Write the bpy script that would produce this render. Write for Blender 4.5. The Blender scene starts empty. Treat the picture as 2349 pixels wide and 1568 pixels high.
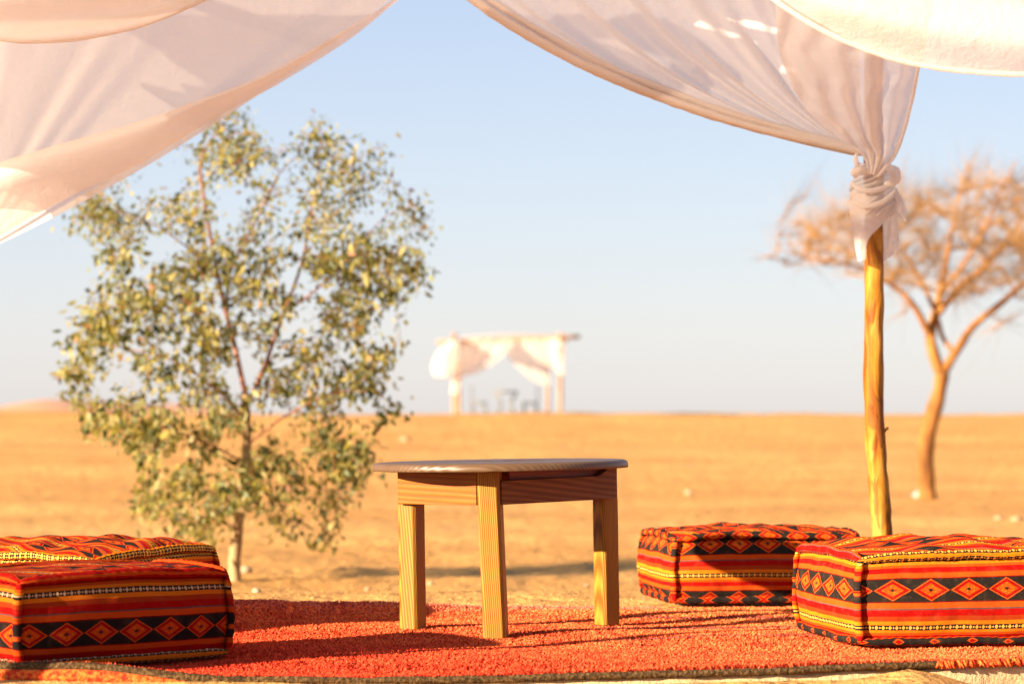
import bpy, math, random
import numpy as np
from mathutils import Vector, Matrix, noise as mnoise

rnd = random.Random(7)
RS = np.random.RandomState(11)
sc = bpy.context.scene
COL = sc.collection

# ------------------------------------------------------------------ camera, sky, sun, exposure
F = 5544.0            # focal length in units of a 2348 px wide picture (85 mm on 36 mm)
HC = 0.575            # eye height above the rug
EYE = 955.0           # picture row of eye level
cam = bpy.data.cameras.new("camera"); camo = bpy.data.objects.new("camera", cam); COL.objects.link(camo)
camo.location = (0, 0, HC); camo.rotation_euler = (math.radians(90), 0, 0)
cam.lens = 85; cam.sensor_width = 36; cam.shift_y = (EYE - 784.0) / 2348.0
cam.clip_start = 0.05; cam.clip_end = 9000
cam.dof.use_dof = True; cam.dof.focus_distance = 6.25; cam.dof.aperture_fstop = 3.5
sc.camera = camo

SUN_EL, SUN_B = math.radians(15.5), math.radians(33)
world = bpy.data.worlds.new("World"); sc.world = world; world.use_nodes = True
wn = world.node_tree
bg = wn.nodes["Background"]
sky = wn.nodes.new("ShaderNodeTexSky"); sky.sky_type = 'NISHITA'; sky.sun_disc = False
sky.sun_elevation = SUN_EL
sky.sun_rotation = math.atan2(-math.cos(SUN_B), -math.sin(SUN_B))
sky.air_density = 1.0; sky.dust_density = 2.2; sky.ozone_density = 1.6; sky.altitude = 300
sky.dust_density = 1.2
# pale dusty horizon: the physical sky blended with an even elevation gradient that is the same all the way round
tc_ = wn.nodes.new("ShaderNodeTexCoord"); sp_ = wn.nodes.new("ShaderNodeSeparateXYZ"); wn.links.new(tc_.outputs['Generated'], sp_.inputs[0])
rp_ = wn.nodes.new("ShaderNodeValToRGB"); wn.links.new(sp_.outputs[2], rp_.inputs[0])
stops_ = [(0.0, (1.96, 1.86, 1.87)), (.035, (1.88, 1.84, 1.93)), (.09, (1.62, 1.75, 2.02)), (.17, (1.30, 1.53, 2.02)), (.40, (.50, .80, 1.45)), (1.0, (.22, .38, .85))]
for k_ in range(4): rp_.color_ramp.elements.new(.5)
for e_, (p_, c_) in zip(rp_.color_ramp.elements, stops_): e_.position = p_
for e_, (p_, c_) in zip(rp_.color_ramp.elements, stops_): e_.color = (*c_, 1)
mx_ = wn.nodes.new("ShaderNodeMix"); mx_.data_type = 'RGBA'; mx_.inputs[0].default_value = .88
wn.links.new(sky.outputs[0], mx_.inputs[6]); wn.links.new(rp_.outputs[0], mx_.inputs[7]); wn.links.new(mx_.outputs[2], bg.inputs[0])
bg.inputs[1].default_value = 0.10
sun = bpy.data.lights.new("sun", 'SUN'); suno = bpy.data.objects.new("sun", sun); COL.objects.link(suno)
sun.energy = 5.0; sun.angle = math.radians(0.6); sun.color = (1.0, 0.81, 0.58)
sdir = Vector((-math.cos(SUN_B) * math.cos(SUN_EL), -math.sin(SUN_B) * math.cos(SUN_EL), math.sin(SUN_EL)))
suno.rotation_euler = sdir.to_track_quat('Z', 'Y').to_euler()
suno.location = (-8, -4, 5)
sc.view_settings.view_transform = 'Standard'; sc.view_settings.look = 'None'
sc.view_settings.exposure = 2.0; sc.view_settings.gamma = 1.0; sc.view_settings.use_curve_mapping = False
sc.cycles.use_denoising = True
sc.cycles.max_bounces = 10; sc.cycles.diffuse_bounces = 5; sc.cycles.transmission_bounces = 8; sc.cycles.transparent_max_bounces = 12

# ------------------------------------------------------------------ helpers
def P(px, py, y):
    return Vector(((px - 1174.0) / F * y, y, HC - (py - EYE) / F * y))

def tag(o, label=None, cat=None, group=None, kind=None):
    if label: o['label'] = label
    if cat: o['category'] = cat
    if group: o['group'] = group
    if kind: o['kind'] = kind
    return o

def empty(name, loc, rot=(0, 0, 0), **k):
    o = bpy.data.objects.new(name, None); COL.objects.link(o)
    o.location = loc; o.rotation_euler = rot; o.empty_display_size = .1
    return tag(o, **k)

def make_mesh(name, verts, faces, mat, uv=None, smooth=True):
    me = bpy.data.meshes.new(name)
    v = np.asarray(verts, dtype=np.float32).reshape(-1, 3)
    if isinstance(faces, np.ndarray):
        nf, k = faces.shape
        me.vertices.add(len(v)); me.vertices.foreach_set('co', v.ravel())
        me.loops.add(nf * k); me.loops.foreach_set('vertex_index', faces.ravel().astype(np.int32))
        me.polygons.add(nf); me.polygons.foreach_set('loop_start', np.arange(0, nf * k, k, dtype=np.int32))
        me.update(calc_edges=True)
    else:
        me.from_pydata(v.tolist(), [], faces)
    if uv is not None:
        lay = me.uv_layers.new(name='UVMap')
        idx = np.empty(len(me.loops), dtype=np.int32); me.loops.foreach_get('vertex_index', idx)
        lay.data.foreach_set('uv', np.asarray(uv, dtype=np.float32)[idx].ravel())
    if smooth:
        me.polygons.foreach_set('use_smooth', np.ones(len(me.polygons), dtype=bool))
    if mat: me.materials.append(mat)
    me.validate(); me.update()
    return me

def obj(name, verts, faces, mat, parent=None, uv=None, smooth=True, world=True):
    if parent is not None and world:
        verts = np.asarray(verts, dtype=np.float32).reshape(-1, 3) - np.array(parent_loc(parent), dtype=np.float32)
    me = make_mesh(name, verts, faces, mat, uv, smooth)
    o = bpy.data.objects.new(name, me); COL.objects.link(o)
    if parent is not None: o.parent = parent
    return o

def parent_loc(p):
    l = Vector(p.location)
    while p.parent: p = p.parent; l = l + Vector(p.location)
    return l

def grid_faces(nu, nv, wrap=False):
    a = []
    for i in range(nu - (0 if wrap else 1)):
        for j in range(nv - 1):
            i2 = (i + 1) % nu
            a.append((i * nv + j, i2 * nv + j, i2 * nv + j + 1, i * nv + j + 1))
    return np.array(a, dtype=np.int32)

def tube(pts, radii, seg=8, cap=True, wob=0.0, seed=0):
    pts = [Vector(p) for p in pts]; n = len(pts); V = []; Fc = []
    up = Vector((0, 0, 1)); prevx = None
    for i, p in enumerate(pts):
        t = (pts[min(i + 1, n - 1)] - pts[max(i - 1, 0)]).normalized()
        if prevx is None:
            a = up if abs(t.z) < .9 else Vector((1, 0, 0)); x = t.cross(a).normalized()
        else:
            x = (prevx - t * prevx.dot(t)).normalized()
        yv = t.cross(x); prevx = x
        r = radii[i] if hasattr(radii, '__len__') else radii
        for k in range(seg):
            an = 2 * math.pi * k / seg
            rr = r
            if wob:
                rr *= 1 + wob * mnoise.noise(Vector((math.cos(an) * 1.3 + seed, math.sin(an) * 1.3, i * .35)))
            V.append(p + (x * math.cos(an) + yv * math.sin(an)) * rr)
    for i in range(n - 1):
        for k in range(seg):
            k2 = (k + 1) % seg
            Fc.append((i * seg + k, i * seg + k2, (i + 1) * seg + k2, (i + 1) * seg + k))
    if cap:
        Fc.append(tuple(range(seg))[::-1]); Fc.append(tuple((n - 1) * seg + k for k in range(seg)))
    return [tuple(v) for v in V], Fc

def merge(parts):
    V, Fc = [], []
    for v, f in parts:
        o = len(V); V += [tuple(q) for q in v]; Fc += [tuple(i + o for i in q) for q in f]
    return V, Fc

def box(x0, x1, y0, y1, z0, z1):
    V = [(x0, y0, z0), (x1, y0, z0), (x1, y1, z0), (x0, y1, z0), (x0, y0, z1), (x1, y0, z1), (x1, y1, z1), (x0, y1, z1)]
    return V, [(0, 3, 2, 1), (4, 5, 6, 7), (0, 1, 5, 4), (1, 2, 6, 5), (2, 3, 7, 6), (3, 0, 4, 7)]

def bevel(o, w, seg=2):
    m = o.modifiers.new('bevel', 'BEVEL'); m.width = w; m.segments = seg; m.limit_method = 'ANGLE'
    return o

def crom(pts, n):
    """Catmull-Rom through points (tuples of any length)"""
    p = [np.array(q, float) for q in pts]; p = [2 * p[0] - p[1]] + p + [2 * p[-1] - p[-2]]
    out = []; m = len(p) - 3
    for k in range(n):
        s = k / (n - 1) * m; i = min(int(s), m - 1); t = s - i
        a, b, c, d = p[i:i + 4]
        out.append(.5 * (2 * b + (c - a) * t + (2 * a - 5 * b + 4 * c - d) * t * t + (3 * b - a - 3 * c + d) * t ** 3))
    return out

def nz(x, y=0., z=0.): return mnoise.noise(Vector((x, y, z)))
def fbm(x, y=0., z=0., o=4):
    s = 0; a = 1
    for i in range(o): s += a * nz(x * 2 ** i + 7.3 * i, y * 2 ** i, z * 2 ** i); a *= .5
    return s

# ------------------------------------------------------------------ node language
class S:
    def __init__(s, m, sock): s.m = m; s.s = sock
    def _b(s, op, o, r=False):
        return s.m.math(op, o, s) if r else s.m.math(op, s, o)
    def __add__(s, o): return s._b('ADD', o)
    __radd__ = __add__
    def __sub__(s, o): return s._b('SUBTRACT', o)
    def __rsub__(s, o): return s._b('SUBTRACT', o, True)
    def __mul__(s, o): return s._b('MULTIPLY', o)
    __rmul__ = __mul__
    def __truediv__(s, o): return s._b('DIVIDE', o)
    def __lt__(s, o): return s._b('LESS_THAN', o)
    def __gt__(s, o): return s._b('GREATER_THAN', o)

class Mat:
    def __init__(s, name, rough=.8, spec=.2):
        s.mat = bpy.data.materials.new(name); s.mat.use_nodes = True
        s.nt = s.mat.node_tree; s.b = s.nt.nodes['Principled BSDF']; s.out = s.nt.nodes['Material Output']
        s.b.inputs['Roughness'].default_value = rough; s.b.inputs['Specular IOR Level'].default_value = spec
    def n(s, t, **k):
        nd = s.nt.nodes.new(t)
        for a, b in k.items(): setattr(nd, a, b)
        return nd
    def put(s, sock, v):
        if isinstance(v, S): s.nt.links.new(v.s, sock)
        elif isinstance(v, (tuple, list)) and len(v) == 3 and sock.type == 'RGBA': sock.default_value = (*v, 1)
        else: sock.default_value = v
    def math(s, op, a, b=0., c=None):
        nd = s.n('ShaderNodeMath', operation=op); s.put(nd.inputs[0], a); s.put(nd.inputs[1], b)
        if c is not None: s.put(nd.inputs[2], c)
        return S(s, nd.outputs[0])
    def f(s, op, a): return s.math(op, a)
    def uv(s):
        nd = s.n('ShaderNodeTexCoord'); return S(s, nd.outputs['UV'])
    def pos(s):
        nd = s.n('ShaderNodeNewGeometry'); return S(s, nd.outputs['Position'])
    def objc(s):
        nd = s.n('ShaderNodeTexCoord'); return S(s, nd.outputs['Object'])
    def rndo(s):
        nd = s.n('ShaderNodeObjectInfo'); return S(s, nd.outputs['Random'])
    def island(s):
        nd = s.n('ShaderNodeNewGeometry'); return S(s, nd.outputs['Random Per Island'])
    def sep(s, v):
        nd = s.n('ShaderNodeSeparateXYZ'); s.put(nd.inputs[0], v); return [S(s, nd.outputs[i]) for i in range(3)]
    def comb(s, x, y, z=0.):
        nd = s.n('ShaderNodeCombineXYZ')
        for i, q in enumerate((x, y, z)): s.put(nd.inputs[i], q)
        return S(s, nd.outputs[0])
    def scale(s, v, k):
        nd = s.n('ShaderNodeVectorMath', operation='MULTIPLY'); s.put(nd.inputs[0], v); nd.inputs[1].default_value = k
        return S(s, nd.outputs[0])
    def noise(s, v, sc=5., det=3., rough=.55, dist=0., col=False):
        nd = s.n('ShaderNodeTexNoise'); s.put(nd.inputs['Vector'], v); nd.inputs['Scale'].default_value = sc
        nd.inputs['Detail'].default_value = det; nd.inputs['Roughness'].default_value = rough; nd.inputs['Distortion'].default_value = dist
        return S(s, nd.outputs[1 if col else 0])
    def voro(s, v, sc=5., feat='F1'):
        nd = s.n('ShaderNodeTexVoronoi', feature=feat); s.put(nd.inputs['Vector'], v); nd.inputs['Scale'].default_value = sc
        return S(s, nd.outputs[0])
    def ramp(s, fac, stops, const=False):
        nd = s.n('ShaderNodeValToRGB'); s.put(nd.inputs[0], fac); cr = nd.color_ramp
        if const: cr.interpolation = 'CONSTANT'
        while len(cr.elements) < len(stops): cr.elements.new(.5)
        for e, (p, c) in zip(cr.elements, stops):
            e.position = p
        for e, (p, c) in zip(cr.elements, stops):
            e.color = (*c, 1) if len(c) == 3 else c
        return S(s, nd.outputs[0])
    def mix(s, fac, a, b, mode='MIX'):
        nd = s.n('ShaderNodeMix', data_type='RGBA', blend_type=mode); s.put(nd.inputs[0], fac); s.put(nd.inputs[6], a); s.put(nd.inputs[7], b)
        return S(s, nd.outputs[2])
    def rng(s, v, a, b, c=0., d=1.):
        nd = s.n('ShaderNodeMapRange'); s.put(nd.inputs[0], v)
        for i, q in enumerate((a, b, c, d)): nd.inputs[i + 1].default_value = q
        return S(s, nd.outputs[0])
    def bump(s, h, strength=.3, dist=.01):
        nd = s.n('ShaderNodeBump'); s.put(nd.inputs['Height'], h); nd.inputs['Strength'].default_value = strength
        nd.inputs['Distance'].default_value = dist
        s.nt.links.new(nd.outputs[0], s.b.inputs['Normal']); return S(s, nd.outputs[0])
    def base(s, c): s.put(s.b.inputs['Base Color'], c)

# ------------------------------------------------------------------ materials
def mat_sand(name='sand', c0=(.62, .32, .096), c1=(.53, .26, .074), c2=(.68, .375, .125), rough_bump=1.0):
    m = Mat(name, .95, .1); p = m.pos()
    big = m.noise(m.scale(p, (.12, .35, .3)), 1.0, 4, .55)
    band = m.noise(m.scale(p, (.035, .30, .2)), 1.0, 3, .5, .6)
    fine = m.noise(p, 22., 5, .65)
    grit = m.noise(p, 160., 2, .6)
    c = m.ramp(big, [(.30, c1), (.5, c0), (.7, c2)])
    c = m.mix(m.rng(band, .50, .66, 0, .55), c, (c1[0] * .80, c1[1] * .80, c1[2] * .82))
    c = m.mix(m.rng(m.noise(m.scale(p, (1, .6, 1)), 2.6, 4, .6), .45, .7, 0, .30), c, (c1[0] * .9, c1[1] * .88, c1[2] * .85))
    c = m.mix(m.rng(fine, .35, .7, 0, .34), c, (c1[0] * .95, c1[1] * .98, c1[2]))
    c = m.mix(m.rng(grit, .55, .75, 0, .35), c, (c2[0] * 1.1, c2[1] * 1.15, c2[2] * 1.3))
    m.base(c)
    h = m.noise(p, 9., 6, .62) * .9 + m.noise(p, 45., 4, .6) * .35 + big * 1.2
    h = h + m.noise(m.scale(p, (1, .7, 1)), 3.2, 4, .6) * 2.2
    m.bump(h, .8 * rough_bump, .045)
    return m.mat

def mat_plaster():
    m = Mat('mud_plaster', .95, .1); p = m.pos()
    a = m.noise(p, 18., 6, .6); c = m.ramp(a, [(.3, (.42, .29, .15)), (.55, (.62, .44, .24)), (.75, (.72, .54, .32))])
    cr = m.voro(m.scale(p, (1, 1, 1)), 26., 'DISTANCE_TO_EDGE')
    c = m.mix(m.rng(cr, 0, .03, .35, 0), c, (.28, .17, .08))
    m.base(c); m.bump(a * .6 + m.noise(p, 90., 4, .7) * .5, .9, .012)
    return m.mat

# woven cloth of the seat cushions: stripes, dotted bands, a band of diamonds, all from uv in metres
RED, DRED = (.36, .006, .004), (.15, .003, .003)
ORG, BRN, YEL = (.54, .075, .007), (.36, .042, .007), (.68, .185, .008)
BLK = (.020, .016, .013)
def mat_kilim(name, period=.170, voff=0., dia=.097, swap=False, shade_tint=0.0, flip=False, dotc=(.80, .42, .07)):
    m = Mat(name, .95, .03); u, v, _ = m.sep(m.uv())
    if flip: v = v * -1.0
    if swap: u, v = v, u
    wv = m.noise(m.comb(u, v, 0.), 9., 2, .5)
    v = v + (wv - .5) * .006
    f = m.f('FRACT', (v + voff) / period + 10.)
    lined = m.f('SINE', v * (2 * math.pi / .0030))
    cst = m.ramp(f, [(0, YEL), (.075, ORG), (.115, RED), (.19, ORG), (.265, DRED), (.28, BLK), (.615, DRED), (.63, ORG), (.715, (.10, .07, .06)),
                     (.735, RED), (.83, BRN), (.90, YEL), (.985, YEL)], True)
    cst = m.mix(m.rng(lined, .2, 1, 0, .30), cst, m.mix(1., cst, (.72, .55, .6), 'MULTIPLY'))
    # dotted band
    db = m.f('ABSOLUTE', m.f('FRACT', f + .5) - .5) * period          # metres from the band's centre
    dk = m.f('FRACT', u / .0172); ds = m.f('FRACT', u / .0172 + .5)
    du1 = m.f('ABSOLUTE', dk - .5) * .0172; du2 = m.f('ABSOLUTE', ds - .5) * .0172
    big = (du1 / .0048 + db / .0058) < 1.0
    small = (du2 / .0026 + db / .0032) < 1.0
    dots = m.math('MAXIMUM', big, small)
    c = m.mix(db < .0064, cst, BLK)
    c = m.mix(dots, c, dotc)
    # diamonds
    vc = (f - .4475) * period                                       # metres from the middle of the black band
    avc = m.f('ABSOLUTE', vc) / .0285
    jit = (m.noise(m.comb(u, v, 3.), 500., 1, .5) - .5) * .12
    au = m.f('ABSOLUTE', m.f('FRACT', u / dia) - .5) * 2.0
    d = au + avc + jit
    cd = m.ramp(d * .5, [(0, BLK), (.065, BRN), (.11, ORG), (.295, RED), (.385, DRED), (.425, (.58, .085, .010)), (.492, BLK)], True)
    flw = m.voro(m.comb(u, v, 0.), 165.)
    cd = m.mix(m.math('MULTIPLY', m.rng(flw, .20, .42, .9, 0), m.math('MULTIPLY', d < .56, d > .16)), cd, YEL)
    speck = m.voro(m.comb(u, v, 0.), 330.)
    cd2 = m.mix(m.math('MULTIPLY', m.rng(speck, .25, .45, .6, 0), m.math('MULTIPLY', d < .98, d > .56)), cd, RED)
    inb = m.math('MULTIPLY', avc < 1.0, d < .98)
    c = m.mix(inb, c, cd2)
    dust = m.noise(m.comb(u, v, 1.), 35., 5, .65)
    c = m.mix(m.rng(dust, .5, .8, 0, .10), c, (.6, .30, .14))
    if shade_tint: c = m.mix(shade_tint, c, m.mix(1., c, (.6, .5, .6), 'MULTIPLY'))  # darkens the whole cover, standing in for shade
    m.base(c); seedv = 2.
    wr_ = m.noise(m.comb(u, v * .35, seedv), 26., 3, .55, .8)
    wz = wr_ * 3.5 + m.f('SINE', u * (2 * math.pi / .0022)) * .25 + lined * .4 + dots * .9 + m.noise(m.comb(u, v, 0.), 60., 4, .6) * 1.5
    m.bump(wz, .5, .004)
    return m.mat

def mat_wood(name, ca, cb, cc, axis=(1, 1, 1), gs=1., rough=.5, spec=.35, ring=90., coat=0.):
    """axis: small component = along the grain"""
    m = Mat(name, rough, spec); o = m.scale(m.objc(), axis)
    w = m.noise(o, 5. * gs, 3, .5, .6)
    x, y, z = m.sep(o)
    r = m.f('SINE', (x + y * .7 + z) * ring + w * 34. + m.noise(o, 16., 2, .5) * 5.)
    r2 = m.noise(o, 70. * gs, 4, .6)
    c = m.ramp(m.rng(r, -1, 1, 0, 1), [(0, ca), (.55, cb), (1, cc)])
    c = m.mix(m.rng(r2, .45, .75, 0, .45), c, (ca[0] * .7, ca[1] * .65, ca[2] * .6))
    kn = m.voro(m.scale(m.objc(), tuple(a if a > .5 else .4 for a in axis)), 5.)
    c = m.mix(m.rng(kn, .0, .045, .85, 0), c, (ca[0] * .35, ca[1] * .3, ca[2] * .25))
    m.base(c); m.bump(r * .25 + r2, .25, .004)
    m.b.inputs['Coat Weight'].default_value = coat; m.b.inputs['Coat Roughness'].default_value = .35
    return m.mat

def mat_cloth(name, col=(.84, .775, .725), tr=(.88, .81, .765), k=.58, wr=1.3, sheer=.17):
    m = Mat(name, .9, .05); p = m.pos()
    h = m.noise(m.scale(p, (1, 1, 1)), 30., 4, .6, .8) * .5 + m.noise(p, 8., 3, .5) * .8 + m.noise(m.scale(p, (1, 1, 6)), 120., 2, .5) * .12
    bn = m.n('ShaderNodeBump'); m.put(bn.inputs['Height'], h); bn.inputs['Strength'].default_value = .30 * wr; bn.inputs['Distance'].default_value = .02
    d = m.n('ShaderNodeBsdfDiffuse'); d.inputs[0].default_value = (*col, 1)
    t = m.n('ShaderNodeBsdfTranslucent'); t.inputs[0].default_value = (*tr, 1)
    mx = m.n('ShaderNodeMixShader'); mx.inputs[0].default_value = k
    L = m.nt.links.new
    L(bn.outputs[0], d.inputs['Normal']); L(bn.outputs[0], t.inputs['Normal'])
    L(d.outputs[0], mx.inputs[1]); L(t.outputs[0], mx.inputs[2])
    last = mx.outputs[0]
    if sheer:
        ts = m.n('ShaderNodeBsdfTransparent'); m2 = m.n('ShaderNodeMixShader'); m2.inputs[0].default_value = sheer
        L(last, m2.inputs[1]); L(ts.outputs[0], m2.inputs[2]); last = m2.outputs[0]
    L(last, m.out.inputs['Surface']); m.nt.nodes.remove(m.b)
    return m.mat

def mat_leaf():
    m = Mat('eucalyptus_leaf', .55, .4); r = m.island()
    c = m.ramp(r, [(0, (.026, .040, .010)), (.25, (.085, .095, .024)), (.42, (.20, .18, .050)), (.7, (.36, .30, .10)), (.9, (.16, .20, .10)), (.96, (.36, .30, .06)), (1, (.25, .10, .05))])
    m.base(c)
    t = m.n('ShaderNodeBsdfTranslucent'); m.put(t.inputs[0], m.mix(1., c, (1.5, 1.5, .7), 'MULTIPLY'))
    mx = m.n('ShaderNodeMixShader'); mx.inputs[0].default_value = .42
    m.nt.links.new(m.b.outputs[0], mx.inputs[1]); m.nt.links.new(t.outputs[0], mx.inputs[2]); m.nt.links.new(mx.outputs[0], m.out.inputs['Surface'])
    return m.mat

def mat_bark(name, a, b, c, sc=6., st=(1, 1, .25)):
    m = Mat(name, .9, .15); p = m.scale(m.pos(), st); n1 = m.noise(p, sc, 5, .6)
    m.base(m.ramp(n1, [(.3, a), (.5, b), (.7, c)])); m.bump(n1 + m.noise(p, sc * 6, 3, .6) * .4, .5, .01)
    return m.mat

def mat_pole():
    m = Mat('peeled_log', .6, .12); o = m.objc(); st = m.scale(o, (1, 1, .16))
    n1 = m.noise(st, 26., 4, .55, .6); n2 = m.noise(m.scale(o, (1, 1, .22)), 17., 3, .5, 1.2); ln = m.noise(m.scale(o, (1, 1, .03)), 120., 3, .5)
    c = m.ramp(n1, [(.34, (.15, .040, .004)), (.44, (.27, .092, .009)), (.55, (.38, .155, .016)), (.66, (.43, .21, .040))])
    c = m.mix(m.rng(n2, .56, .60, 0, .8), c, (.20, .062, .012))
    c = m.mix(m.rng(n2, .30, .36, .9, 0), c, (.47, .27, .070))
    c = m.mix(m.rng(ln, .60, .70, 0, .7), c, (.16, .055, .018))
    kn = m.voro(m.scale(o, (1, 1, .45)), 9.)
    c = m.mix(m.rng(kn, .0, .13, .95, 0), c, (.07, .025, .01))
    m.base(c); m.bump(n1 + ln * .6 + m.rng(n2, .56, .6, 0, .5), .55, .006)
    return m.mat

def mat_pile():
    m = Mat('rug_pile', .95, .05); x, y, z = m.sep(m.pos()); r = m.island(); p = m.pos()
    n1 = m.noise(m.scale(p, (.8, 1.8, 0)), 2.2, 3, .5)
    red = (.56, .042, .017); sal = (.70, .15, .060); org = (.75, .225, .065)
    # redder towards the front and left, salmon orange towards the back and right
    g = m.rng((y - 5.4) * .5 + x * .42 + (n1 - .5) * .8, -.02, 1.05, 0, 1)
    c = m.mix(g, red, org)
    c = m.mix(m.rng(r, 0, 1, 0, .40), c, sal)
    c = m.mix(r < .08, c, (.46, .030, .015))
    c = m.mix(m.rng(m.noise(p, 7., 3, .6), .48, .70, 0, .75), c, (.47, .038, .020))
    # back left corner, dusty rose
    c = m.mix(m.math('MULTIPLY', m.rng(y - x * .12, 7.12, 7.28, 0, .8), x < .45), c, (.52, .17, .14))
    # thin purple brown lines painted where the table legs' shadow strips lie
    w = (n1 - .5) * .22
    for yy, wd in ((6.58, .016), (6.86, .012), (6.22, .012)):
        dl = m.f('ABSOLUTE', y - x * .12 - yy + w)
        c = m.mix(m.math('MULTIPLY', m.rng(dl, wd, wd * 2.2, .75, 0), x > .25), c, (.22, .045, .05))
    m.base(c)
    return m.mat

M = dict(
    sand=mat_sand(), plaster=mat_plaster(), cloth=mat_cloth('white_cotton'), pole=mat_pole(),
    fardune=mat_sand('hazed_sand', (.55, .30, .17), (.44, .24, .15), (.60, .36, .22), .3),  # distance haze put into the sand colour
    kil_a=mat_kilim('kilim_front_right', voff=.049),
    kil_b=mat_kilim('kilim_rear_right', voff=.090, dia=.089),
    kil_c=mat_kilim('kilim_front_left', voff=-.004, dia=.086, shade_tint=.85, dotc=(.62, .42, .20), flip=True),
    kil_d=mat_kilim('kilim_rear_left', voff=.02, dia=.09),
    leg=mat_wood('honey_pine', (.17, .060, .005), (.27, .118, .011), (.36, .175, .020), (1, 1, .05), rough=.5, ring=1300., spec=.18),
    apron=mat_wood('brown_pine', (.135, .054, .020), (.175, .072, .027), (.21, .090, .035), (.10, .10, 1), rough=.6, spec=.12, ring=380.),
    apron_l=mat_wood('orange_pine', (.205, .060, .008), (.24, .078, .010), (.275, .095, .013), (.10, .10, 1), rough=.5, spec=.15, ring=380.),
    top=mat_wood('worn_dark_top', (.085, .045, .022), (.100, .056, .028), (.118, .068, .034), (.15, 1, .3), rough=.42, ring=900., spec=.35, coat=.0),
    redw=mat_wood('red_stained_wood', (.13, .018, .008), (.19, .03, .012), (.24, .045, .018), (.15, .15, 1), rough=.5),
    pile=mat_pile(), leaf=mat_leaf(),
    ebark=mat_bark('eucalyptus_bark', (.20, .12, .055), (.30, .20, .10), (.40, .29, .16), 9.),
    etwig=mat_bark('red_twig', (.14, .055, .035), (.24, .10, .06), (.34, .17, .10), 12.),
    abark=mat_bark('acacia_bark', (.12, .048, .014), (.25, .105, .028), (.38, .19, .055), 7.),
    atwig=mat_bark('acacia_twig', (.17, .090, .034), (.28, .155, .060), (.38, .22, .09), 5.),
    darkwood=mat_bark('grey_wood', (.10, .09, .07), (.16, .15, .12), (.22, .20, .17), 8.),
    palewood=mat_bark('bleached_wood', (.26, .14, .075), (.36, .21, .12), (.46, .29, .18), 8.),
)
m = Mat('brown_braid', .95, .05); n_ = m.noise(m.scale(m.pos(), (1, .4, 1)), 130., 3, .6)
m.base(m.ramp(n_, [(.3, (.022, .014, .008)), (.5, (.075, .042, .018)), (.7, (.18, .11, .045))])); m.bump(n_, .8, .006); M['braid'] = m.mat
m = Mat('orange_flatweave', .95, .05); x_, y_, z_ = m.sep(m.pos()); n_ = m.noise(m.pos(), 90., 3, .6)
m.base(m.mix(m.rng(n_, .4, .6), (.52, .03, .012), (.70, .16, .03))); m.bump(n_, .8, .006); M['weave'] = m.mat
m = Mat('pebble', .8, .2); m.base(m.ramp(m.rndo(), [(0, (.32, .20, .10)), (.5, (.40, .29, .18)), (1, (.25, .22, .15))])); M['pebble'] = m.mat
m = Mat('grey_rag', .8, .2); m.base(m.ramp(m.noise(m.pos(), 14., 3), [(.35, (.08, .10, .10)), (.5, (.30, .30, .27)), (.7, (.45, .43, .38))])); M['rag'] = m.mat

# ------------------------------------------------------------------ setting: ground, dune, platform edge
def front_y(x): return 5.46 + .14 * x + .08 * x * x if abs(x) < 1.6 else 5.46 + .14 * x + .2048
def lerp(a, b, t): return a + (b - a) * t
def sm(t): t = max(0., min(1., t)); return t * t * (3 - 2 * t)
KEYS = [(-50, -.06), (7.6, -.022), (12.5, -.30), (29, -.45), (48, -.10), (70, .60), (92, .64), (150, .1), (400, 0), (9000, 0)]
def ground_z(x, y):
    z = 0.
    for (a, za), (b, zb) in zip(KEYS, KEYS[1:]):
        if a <= y < b: z = lerp(za, zb, sm((y - a) / (b - a)) if y > 7 else 0.); break
    fy = front_y(max(-2.5, min(2.5, x)))
    if y < fy + .04:
        drift = -.024 - .012 * math.sin(x * 2.1 + .6) - .05 * sm((x - .95) / .25) + .006 * fbm(x * 3, y * 3)
        if .82 < x < 1.02: drift += .018 * math.cos((x - .92) / .1 * math.pi / 2)
        z = drift - .25 * max(0., fy - y - .05) ** 1.0 * .3
        z = max(z, -.30)
    elif y < 7.6:
        z = -.03
    w = sm((y - 8.5) / 6)
    z += w * (.035 * fbm(x * .35, y * .3) + .02 * fbm(x * .9 + 5, y * .9)) * (1 + y * .012)
    if y > 40: z += sm((y - 40) / 40) * (.10 * fbm(x * .05 + 3, y * .03) + .10 * sm((-x / y - .145) / .05))
    if 7.6 <= y < 14: z += .012 * fbm(x * 3, y * 3)
    return z
ys = [-6, -2, 1, 3, 4.2] + list(np.arange(4.8, 8.4, .035)) + [8.4 * 1.016 ** k for k in range(1, 440)]
ys = [y for y in ys if y < 8000]
cols = np.linspace(-1, 1, 181); cols = np.sign(cols) * (np.abs(cols) ** 1.25)
V = []
for y in ys:
    hw = 3.2 + max(0., y) * .75
    for c in cols:
        x = c * hw; V.append((x, y, ground_z(x, y)))
g = obj('ground', V, grid_faces(len(ys), len(cols)), M['sand']); tag(g, kind='structure')

# far dune on the left skyline, haze painted into its pinker sand
V = []; nx, ny = 90, 40
for i in range(nx):
    for j in range(ny):
        X = -95 + 100 * i / (nx - 1); Y = 215 + 90 * j / (ny - 1)
        a = math.exp(-((X + 46) / 8) ** 2) * 1.35 + math.exp(-((X + 34) / 7) ** 2) * .75 + .8 * math.exp(-((X + 66) / 14) ** 2)
        t = (Y - 215) / 90; prof = sm(t / .45) * (1 - sm((t - .5) / .4))
        V.append((X, Y, -.4 + 1.15 * prof * (a * 1.1 + .75 + .12 * fbm(X * .1, Y * .05)) + .25 * prof * max(0, math.sin(X * .35 + Y * .1))))
d = obj('dune', V, grid_faces(nx, ny), M['fardune']); tag(d, kind='structure')

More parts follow.
